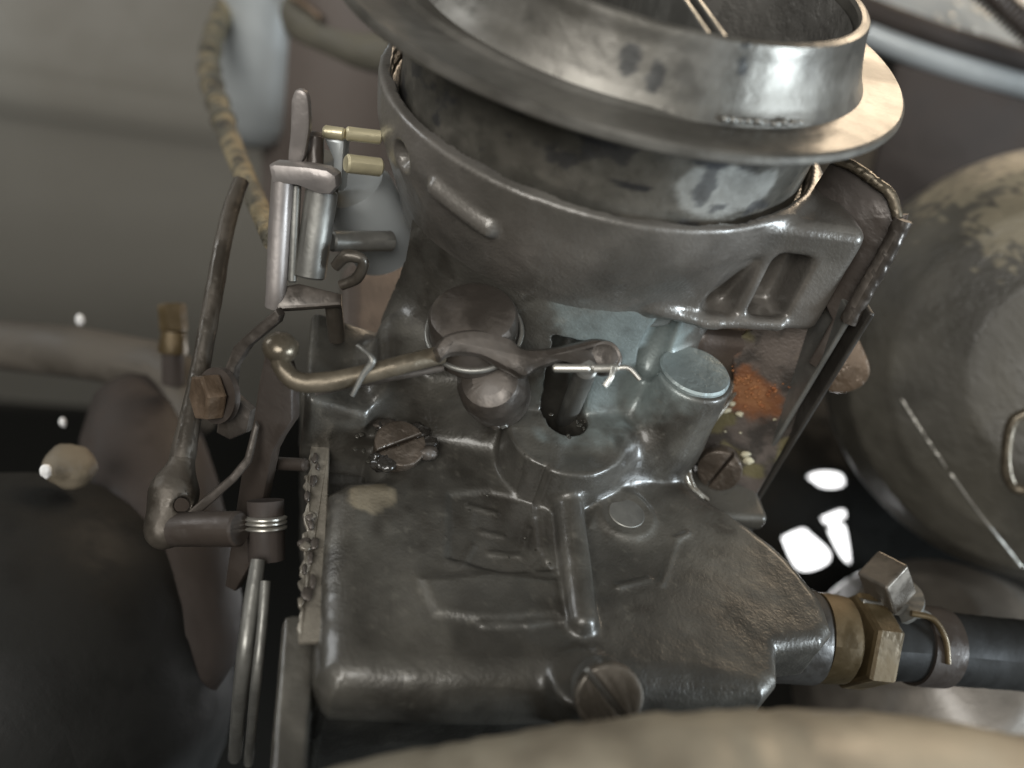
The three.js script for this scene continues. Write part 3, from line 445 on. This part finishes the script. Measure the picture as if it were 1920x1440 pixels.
{ // beads of oil that lie on the greasy castings
  const r = rng(77), gs = [], put = (px, py, d, s) => { const q = d; gs.push(lump(q, s * (0.6 + r()), s * 0.45, s * (0.6 + r()), gs.length, 0.35, 2)); };
  for (let i = 0; i < 24; i++) { const x = 820 + 440 * r(), y = 905 + 250 * r(); put(x, y, pY(x, y, -100.15), 0.16 + 0.3 * r() * r()); }
  for (let i = 0; i < 16; i++) { const x = 980 + 180 * r(), y = 770 + 90 * r(); put(x, y, pY(x, y, -92.1), 0.12 + 0.22 * r()); }
  for (let i = 0; i < 14; i++) { const x = 660 + 140 * r(), y = 800 + 80 * r(); put(x, y, pY(x, y, -98.6), 0.2 + 0.35 * r()); }
  part(carb, 'oil_drop', gs, M.oil).userData.kind = 'stuff';
}

// ================================================================== throttle linkage
const thr = thing('throttle_linkage', 'rusty throttle linkage of flat levers, rod and hex nut beside carburettor', 'linkage', V(-10, -150, -95));
const bar = part(thr, 'rod', tube([[pD(452, 340, 146), 1.3], [pD(428, 410, 143), 1.35], [pD(396, 580, 138), 1.4], [pD(366, 740, 134), 1.5], [pD(340, 872, 131), 1.9]], 60, 20, 0.1), M.rodBrown);
{ const a = pD(341, 868, 131).toArray(), b = pD(326, 925, 129.5).toArray(), e = pD(309, 992, 128).toArray(), h0 = pD(345, 946, 124).toArray(), h1 = pD(335, 948, 136).toArray();
  const f = (x, y, z) => { let d = smin(sCaps(x, y, z, a, b, 1.9, 3.3), sCaps(x, y, z, b, e, 3.4, 2.9), 1); d = smax(d, -sCaps(x, y, z, h0, h1, 1.15), 0.4); return d + 0.2 * (fbm(x / 1.5, y / 1.5, z / 1.5, 3) - 0.5); };
  part(thr, 'rod_socket', casting(f, [-27, -120, -105], [-6, -92, -76], 0.42), M.rodBrown); }
part(thr, 'nut', hexPrism(pD(370, 746, 130), pD(408, 742, 132), 3.6, 0.45), M.rustTan);
part(thr, 'washer', turned(pD(404, 742, 131.5), pD(416, 741, 132.5), [[0, 0], [4.2, 0], [4.2, 1], [0, 1]], 40), M.leverDark);
part(thr, 'curved_lever', plate([[404, 812], [410, 760], [414, 705], [436, 650], [470, 618], [516, 580], [524, 592], [520, 606], [466, 650], [440, 690], [434, 740], [470, 770], [462, 812], [430, 826]], pD(430, 720, 132), V(-0.45, 0.35, 0.82), 2.0, 0.45, [], false), M.lever);
part(thr, 'bell_crank', plate([[496, 662], [508, 646], [528, 660], [546, 720], [546, 790], [524, 822], [510, 850], [488, 960], [468, 1060], [440, 1110], [420, 1100], [436, 990], [456, 860], [474, 790], [484, 720]], pD(490, 800, 127), V(-0.55, 0.25, 0.8), 2.2, 0.4), M.leverDark);
part(thr, 'stay', plate([[478, 790], [484, 800], [470, 868], [440, 905], [345, 990], [334, 984], [336, 972], [430, 892], [458, 858]], pD(410, 900, 126), V(-0.2, 0.55, 0.8), 1.0, 0.3), M.lever);
part(thr, 'cross_pipe', rod(pD(318, 992, 128), pD(450, 992, 124), 2.5), M.leverDark);
part(thr, 'cross_pin', rod(pD(505, 868, 134), pD(575, 872, 132), 1.0), M.leverDark);
{ const a = pD(498, 938, 128), b = pD(500, 1050, 128), L = a.distanceTo(b); part(thr, 'post', turned(a, b, [[0, 0], [2.6, 0], [2.6, L], [0, L]], 32), M.brownDark);
  for (const y of [968, 976, 986]) part(thr, 'washer', turned(pD(498, y, 127), pD(498, y + 6, 127), [[0, 0], [2.7, 0], [3.0, 0.15], [3.0, 0.35], [2.7, 0.5], [0, 0.5]], 40), M.bright); }
part(thr, 'return_rod', tube([[pD(484, 1050, 124), 1.0], [pD(472, 1130, 122), 1.15], [pD(458, 1236, 120), 1.1], [pD(440, 1420, 150), 1.1]], 40, 16), M.zinc);
part(thr, 'return_rod', tube([[pD(498, 1090, 122), 0.7], [pD(492, 1170, 120), 0.7], [pD(482, 1260, 119), 0.7], [pD(466, 1430, 150), 0.8]], 40, 14), M.zinc);

// ================================================================== cable, pipes, fittings
const cab = thing('cable', 'yellow brown cloth braided cable bound with dark tape', 'cable', pD(510, 450, 142));
const cp = [[450, -40, 262], [425, 10, 250], [400, 70, 236], [393, 130, 224], [412, 205, 206], [446, 300, 182], [486, 390, 158], [512, 452, 144]].map(([x, y, d]) => [pD(x, y, d), 2.45 * d / 210]);
const sheath = part(cab, 'sheath', tube(cp, 160, 24, 0.07), M.cloth, (x, y, z) => mixc(mixc([0.10, 0.09, 0.065], [0.24, 0.195, 0.115], sstep(0.36, 0.6, fbm(x / 2.6, y / 2.6, z / 2.6, 4))), [0.05, 0.045, 0.035], sstep(0.6, 0.7, fbm(x / 5 + 9, y / 5, z / 5, 3))));
{ const c = new THREE.CatmullRomCurve3(cp.map((q) => q[0]), false, 'centripetal'); for (const t of [0.2, 0.27, 0.34, 0.40, 0.47, 0.54]) { const a = c.getPointAt(t), b = c.getPointAt(t + 0.012), L = a.distanceTo(b); part(sheath, 'tape_band', turned(a, b, [[2.2, 0], [2.95, 0.1], [2.95, L - 0.1], [2.2, L]], 24), M.clothDark); } }
single('pipe', 'dull tan metal pipe lying behind the throttle linkage', 'pipe', pD(150, 660, 210), tube([[pD(-120, 640, 225), 6], [pD(60, 652, 215), 6.2], [pD(230, 676, 205), 6], [pD(330, 710, 196), 5.5], [pD(360, 800, 190), 5]], 50, 28, 0.05), M.pipeDull);
const bf = thing('pipe_union', 'small brass pipe union standing behind the flat rod', 'pipe fitting', pD(330, 700, 186));
part(bf, 'nut', hexPrism(pD(326, 622, 184), pD(322, 570, 184), 2.7, 0.4), M.brass);
part(bf, 'collar', turned(pD(324, 660, 185), pD(326, 618, 184), [[0, 0], [2.9, 0], [3.0, 0.6], [2.4, 4.6], [0, 4.6]], 32), M.brass);
part(bf, 'tail', rod(pD(324, 720, 187), pD(324, 655, 185), 2.2), M.brownDark);

// ================================================================== right side: drum, hose, union, clamp
{ const c = pD(1985, 690, 190), n = V(-0.55, 0.45, 0.7).normalize(), a = c.clone().addScaledVector(n, -70), L = 96;
  const d = thing('drum', 'big dark rounded drum with pale dried mud on its top', 'drum', V(c.x, -200, c.z));
  const prof = [[0, 47], [10, 48], [60, 48], [72, 46.5], [82, 42], [90, 34], [95, 20], [96, 0]], radAt = (t) => { for (let i = 1; i < prof.length; i++) if (t <= prof[i][0]) { const [a0, r0] = prof[i - 1], [a1, r1] = prof[i]; return r0 + (r1 - r0) * (t - a0) / (a1 - a0); } return -1; };
  const hit = (px, py, lift = 0) => { for (let q = 90; q < 320; q += 0.4) { const p = pD(px, py, q), w = p.clone().sub(a), t = w.dot(n), r = Math.sqrt(Math.max(0, w.lengthSq() - t * t)); if (t > 0 && r < radAt(t) + lift) return p; } return null; };
  const mud = [[1880, 318], [1800, 345], [1905, 400]].map(([x, y]) => hit(x, y)).filter(Boolean);
  part(d, 'shell', along(new THREE.LatheGeometry(fineProf([[0, 0], [47, 0], [48, 10], [48, 60], [46.5, 72], [42, 82], [34, 90], [20, 95], [0, 96]], 1).map(([r, t]) => new THREE.Vector2(r, t)), 300), a, c.clone().addScaledVector(n, L - 70)), M.blackPaint, (x, y, z) => {
    const up = y - c.y, g = fbm(x / 9, y / 9, z / 9, 5), k = 0.75 * sstep(0.58, 0.68, 0.55 * fbm(x / 1.5, y / 1.5, z / 1.5, 4) + 0.15 * g + 0.40 * Math.max(0, ...mud.map((q) => Math.exp(-((x - q.x) ** 2 + (y - q.y) ** 2 + (z - q.z) ** 2) / 170)))); return mixc(mixc([0.055, 0.051, 0.042], [0.085, 0.078, 0.062], sstep(0.35, 0.65, fbm(x / 25, y / 25, z / 25, 3))), [0.24, 0.21, 0.145], k); });
  const line = (px, r, lift) => px.map(([x, y]) => hit(x, y, lift)).filter(Boolean).map((p) => [p, r]);
  const seam = line([...Array(40).keys()].map((k) => { const t = k / 39; return [1690 + 225 * t - 8 * Math.sin(3.1 * t), 748 + 314 * t]; }), 0.3, 0.15), hd = line([[1935, 770], [1902, 786], [1888, 830], [1890, 890], [1906, 916], [1940, 920]], 1.0, 0.8);
  if (seam.length > 1) part(d, 'seam', tube(seam, 120, 8), M.bright);
  if (hd.length > 1) part(d, 'handle', tube(hd, 50, 14), M.rodTan);
}
const U = 1.27, uD = (x, y, d) => pD(x, y, d * U);       // the inlet pipe sits lower and farther than the cover
const hs = thing('hose', 'black rubber fuel hose plugged onto the brass union', 'hose', uD(1800, 1300, 120));
part(hs, 'tube', tube([[uD(1636, 1204, 114), 4.6 * U], [uD(1720, 1210, 116), 4.7 * U], [uD(1840, 1222, 119), 4.7 * U], [uD(2010, 1236, 122), 4.7 * U]], 60, 40, 0.03), M.rubber);
const br = thing('union', 'tarnished brass hex union screwed into the float bowl', 'pipe fitting', uD(1580, 1210, 116));
part(carb, 'inlet_boss', turned(uD(1400, 1186, 112), uD(1540, 1195, 112.8), [[0, 0], [5.9 * U, 0], [5.9 * U, 10.6], [5.4 * U, 11.6], [0, 11.6]], 40), M.castDark);
part(br, 'hex', hexPrism(uD(1588, 1200, 113), uD(1640, 1206, 114), 6.1 * U, 0.8), M.brass);
part(br, 'shoulder', turned(uD(1530, 1194, 112.6), uD(1590, 1201, 113), [[0, 0], [5.5 * U, 0], [5.6 * U, 1.5], [5.4 * U, 4.4], [4.6 * U, 5.2], [0, 5.2]], 40), M.brass);
const cl = thing('hose_clamp', 'steel hose clamp with square bolt tightened round the black hose', 'clamp', uD(1740, 1180, 112));
part(cl, 'band', turned(uD(1706, 1208, 115.8), uD(1776, 1215, 117), [[4.7 * U, 0], [5.15 * U, 0.1], [5.2 * U, 3], [5.15 * U, 5.9], [4.7 * U, 6]], 64), M.leverDark);
part(cl, 'bolt', (() => { const a = uD(1672, 1118, 114), b = uD(1654, 1066, 111), L = a.distanceTo(b), g = new RoundedBoxGeometry(5.6, L, 5.6, 3, 0.5); g.rotateY(0.5); g.translate(0, L / 2, 0); return along(g, a, b); })(), M.boltDark);
part(cl, 'washer', turned(uD(1672, 1130, 115), uD(1670, 1120, 114.5), [[0, 0], [5, 0], [5, 0.7], [0, 0.7]], 32), M.zinc);
part(cl, 'ear', [plate([[1618, 1122], [1650, 1128], [1700, 1130], [1748, 1150], [1742, 1164], [1690, 1158], [1628, 1148]], uD(1680, 1140, 112.5), V(0, 0.8, 0.6), 1.6, 0.5, [], true)], M.zinc);
part(cl, 'band_edge', tube([[1708, 1150], [1748, 1160], [1772, 1196], [1778, 1244]].map(([x, y]) => [uD(x, y, 111), 0.5]), 30, 10), M.brass);
single('manifold_neck', 'grey cast neck sloping away behind the hose clamp', 'casting', uD(1700, 1150, 165), turned(pD(1790, 1420, 215), pD(1650, 1030, 176), fineProf([[0, 0], [40, 0], [37, 18], [31, 34], [24, 45], [14, 52], [0, 54.5]], 1.5), 90), M.cast, (x, y, z) => { const k = 0.7 + 0.6 * fbm(x / 3, y / 3, z / 3, 3); return [0.19 * k, 0.17 * k, 0.145 * k]; });
// bright scraps far below
{ const o = V(60, -172, -150), up = V(0, 1, 0), to = ([x, y]) => { const q = pPlane(x, y, o, up); return new THREE.Vector2(q.x, -q.z); };
  const s = new THREE.Shape([[84, 0], [620, 0], [620, 420], [84, 420]].map(([x, y]) => new THREE.Vector2(x, y)));
  for (const px of [[[1512, 893], [1530, 880], [1560, 877], [1584, 884], [1586, 905], [1565, 914], [1540, 912], [1525, 902]], [[1464, 1003], [1508, 984], [1526, 994], [1562, 1030], [1544, 1060], [1496, 1066]], [[1537, 966], [1586, 948], [1588, 968], [1574, 974], [1590, 980], [1600, 1050], [1580, 1046], [1553, 994], [1560, 984], [1546, 980]]]) { const p = new THREE.Path(new THREE.SplineCurve([...px, px[0]].map(to)).getPoints(64)); s.holes.push(p); }
  const g = new THREE.ExtrudeGeometry(s, { depth: 2, bevelEnabled: false }); g.rotateX(-Math.PI / 2); g.translate(0, -174, 0);
  single('under_tray', 'black sheet tray under the engine with ragged openings', 'tray', V(60, -174, -150), g, M.floor); }
// pale cover in front of the bowl
single('cover', 'pale worn painted metal cover in front of the float bowl', 'cover', V(40, -150, -40), tube([[500, 1790], [700, 1722], [950, 1676], [1200, 1636], [1500, 1622], [1750, 1640], [2050, 1696]].map(([x, y]) => [pD(x, y, 85), 14]), 120, 64, 0.03), M.coverPale, (x, y, z) => mixc([0.33, 0.30, 0.235], [0.22, 0.195, 0.15], sstep(0.4, 0.7, fbm(x / 10, y / 10, z / 10, 5))));
for (const [x, y, d, sz, lb] of [[150, 600, 190, 1.4, 'bright sliver of metal above the tan pipe'], [86, 884, 148, 1.5, 'white chip stuck to the side of the pale tan stopper'], [118, 792, 178, 1.2, 'small shiny chip between the tan pipe and the pale stopper'], [296, 1198, 150, 1.1, 'ochre speck on the black boot']]) single('metal_chip', lb, 'chip', pD(x, y, d), lump(pD(x, y, d), sz * 0.6, sz, sz * 0.5, x, 0.3, 3), x === 296 ? M.brass : M.paper);
// black rubber boot and dark lumps
single('rubber_boot', 'big black rubber boot below the throttle linkage', 'boot', pD(60, 1350, 150), lump(pD(20, 1300, 165), 40, 42, 40, 6, 0.01, 6), M.rubber);
single('metal_sleeve', 'blurred dull brown sleeve under the tan pipe', 'sleeve', pD(240, 900, 175), turned(pD(250, 730, 200), pD(320, 1180, 165), [[0, 0], [6, 0.5], [9, 4], [12, 14], [13.5, 30], [13.5, 58], [11, 68], [6, 74], [0, 76]], 48), M.brownDark);
single('stopper', 'small pale tan stopper resting on the black boot', 'stopper', pD(120, 890, 170), lump(pD(130, 874, 156), 4.2, 3.4, 4, 9, 0.2, 5), M.capTan);

// ================================================================== behind the air horn
single('metal_canister', 'upright blue grey metal canister behind the braided cable', 'canister', pD(490, 300, 280), turned(pD(474, 250, 270), pD(508, -120, 246), [[0, -4], [6, -3], [10, 0], [12, 5], [12.4, 12], [12.4, 90], [0, 90]], 48), M.greyMetal);
const dk = thing('round_housing', 'dark round housing with a copper rim behind the flange', 'housing', pD(640, 250, 300));
part(dk, 'rim', tube([[505, -40], [560, 30], [620, 70], [700, 95], [790, 80]].map(([x, y]) => [pD(x, y, 250), 6]), 50, 24), M.clothDark);
part(dk, 'trim', tube([[540, -10], [575, 12], [602, 34]].map(([x, y]) => [pD(x, y, 240), 1.1]), 20, 12), M.rustTan);
part(dk, 'body', turned(pD(640, 420, 300), pD(690, -60, 262), [[0, 0], [26, 0], [28, 40], [28, 95], [0, 100]], 64), M.brownMid);
const ld = thing('scuttle_ledge', 'grey sheet metal ledge with rolled edge and water drops', 'ledge', pD(1800, 200, 280));
part(ld, 'top', plate([[1590, -10], [1700, 28], [2000, 130], [2000, -60], [1560, -60]], pD(1800, 40, 270), V(-0.25, 0.93, 0.2), 3, 0.8), M.greyMetal);
part(ld, 'rolled_edge', tube([[1560, -10], [1640, 22], [1760, 66], [1860, 96], [2000, 138]].map(([x, y]) => [pD(x, y, 262), 3.4]), 40, 20), M.brownDark);
part(ld, 'lower_edge', tube([[1620, 60], [1700, 92], [1800, 126], [1900, 152], [2000, 180]].map(([x, y]) => [pD(x, y, 266), 4]), 40, 20), M.greyMetal);
part(ld, 'front', plate([[1680, 120], [1720, 128], [2000, 210], [2000, 520], [1600, 500], [1640, 300]], pD(1800, 250, 272), V(-0.35, 0.15, 0.92), 4, 1), M.brownDark);
{ const r = rng(3), gs = []; for (let i = 0; i < 30; i++) { const q = pPlane(1660 + 250 * r(), -10 + 70 * r(), pD(1800, 40, 270), V(-0.25, 0.93, 0.2)); gs.push(lump(q, 0.4 + 0.8 * r(), 0.5, 0.4 + 0.8 * r(), i, 0.2, 2)); } part(ld, 'water_drop', gs, M.bright).userData.kind = 'stuff'; }
{ const sp = thing('coil_spring', 'dark coil spring crossing the ledge corner', 'spring', pD(1900, 40, 240)), pts = [], a = pD(1800, -60, 240), b = pD(2000, 120, 240), d = b.clone().sub(a), e1 = d.clone().cross(Yax).normalize(), e2 = d.clone().cross(e1).normalize();
  for (let i = 0; i <= 400; i++) { const t = i / 400, w = t * 26 * 2 * Math.PI; pts.push(a.clone().addScaledVector(d, t).addScaledVector(e1, 3.2 * Math.cos(w)).addScaledVector(e2, 3.2 * Math.sin(w))); }
  part(sp, 'coil', new THREE.TubeGeometry(new THREE.CatmullRomCurve3(pts), 900, 0.55, 8), M.leverDark); part(sp, 'core', rod(a, b, 2.3), M.brownDark); }

// ================================================================== lamps (outside the frame)
function lamp(name, label, at, target, w, h, intensity, rgb, glow = 0.4) {
  const g = new THREE.Group(); g.name = numbered(name); g.position.copy(at); g.lookAt(target); g.userData = { label, category: 'lamp' }; scene.add(g);
  const hs2 = new THREE.Mesh(new RoundedBoxGeometry(w + 0.04, h + 0.04, 0.05, 2, 0.01), new THREE.MeshStandardMaterial({ color: 0x8a8a86, roughness: 0.6 })); hs2.name = 'housing'; hs2.position.z = -0.03; hs2.castShadow = true; g.add(hs2);
  const df = new THREE.Mesh(new THREE.PlaneGeometry(w, h), new THREE.MeshStandardMaterial({ color: 0x000000, emissive: new THREE.Color().setRGB(...rgb), emissiveIntensity: glow, roughness: 1 })); df.name = 'diffuser'; df.position.z = 0.002; g.add(df);
  const L = new THREE.RectAreaLight(new THREE.Color().setRGB(...rgb), intensity, w, h); L.position.z = 0.008; L.rotation.y = Math.PI; g.add(L);
}
const tgt = new THREE.Vector3(0.04, Y0 - 0.09, -0.1);
lamp('panel_lamp', 'wide white workshop panel lamp above the open bay', new THREE.Vector3(-0.35, 1.0, 0.6), tgt, 0.7, 0.5, 9, [1.0, 0.98, 0.94]);
lamp('strip_lamp', 'warm strip lamp low over the far side of the bay', new THREE.Vector3(0.62, 0.72, -0.95), tgt, 0.8, 0.3, 9, [1.0, 0.80, 0.58]);
lamp('hand_lamp', 'cool hand lamp hung low beside the bay', new THREE.Vector3(0.75, 0.44, 0.30), tgt, 0.20, 0.24, 45, [0.80, 0.91, 1.0]);
lamp('window_lamp', 'tall pale lamp standing beyond the wing panel', new THREE.Vector3(-0.85, 0.66, -0.5), tgt, 0.25, 0.4, 6, [0.95, 0.98, 1.0]);

lamp('floor_lamp', 'broad white work lamp lying on the ground under the tray', new THREE.Vector3(0.285, 0.03, -0.28), new THREE.Vector3(0.285, 1, -0.2801), 0.2, 0.2, 4, [1, 1, 1], 2.2);

scene.traverse((o) => { if (o.isMesh) { o.castShadow = true; o.receiveShadow = true; } delete o.userData_base; });
renderer.render(scene, camera);
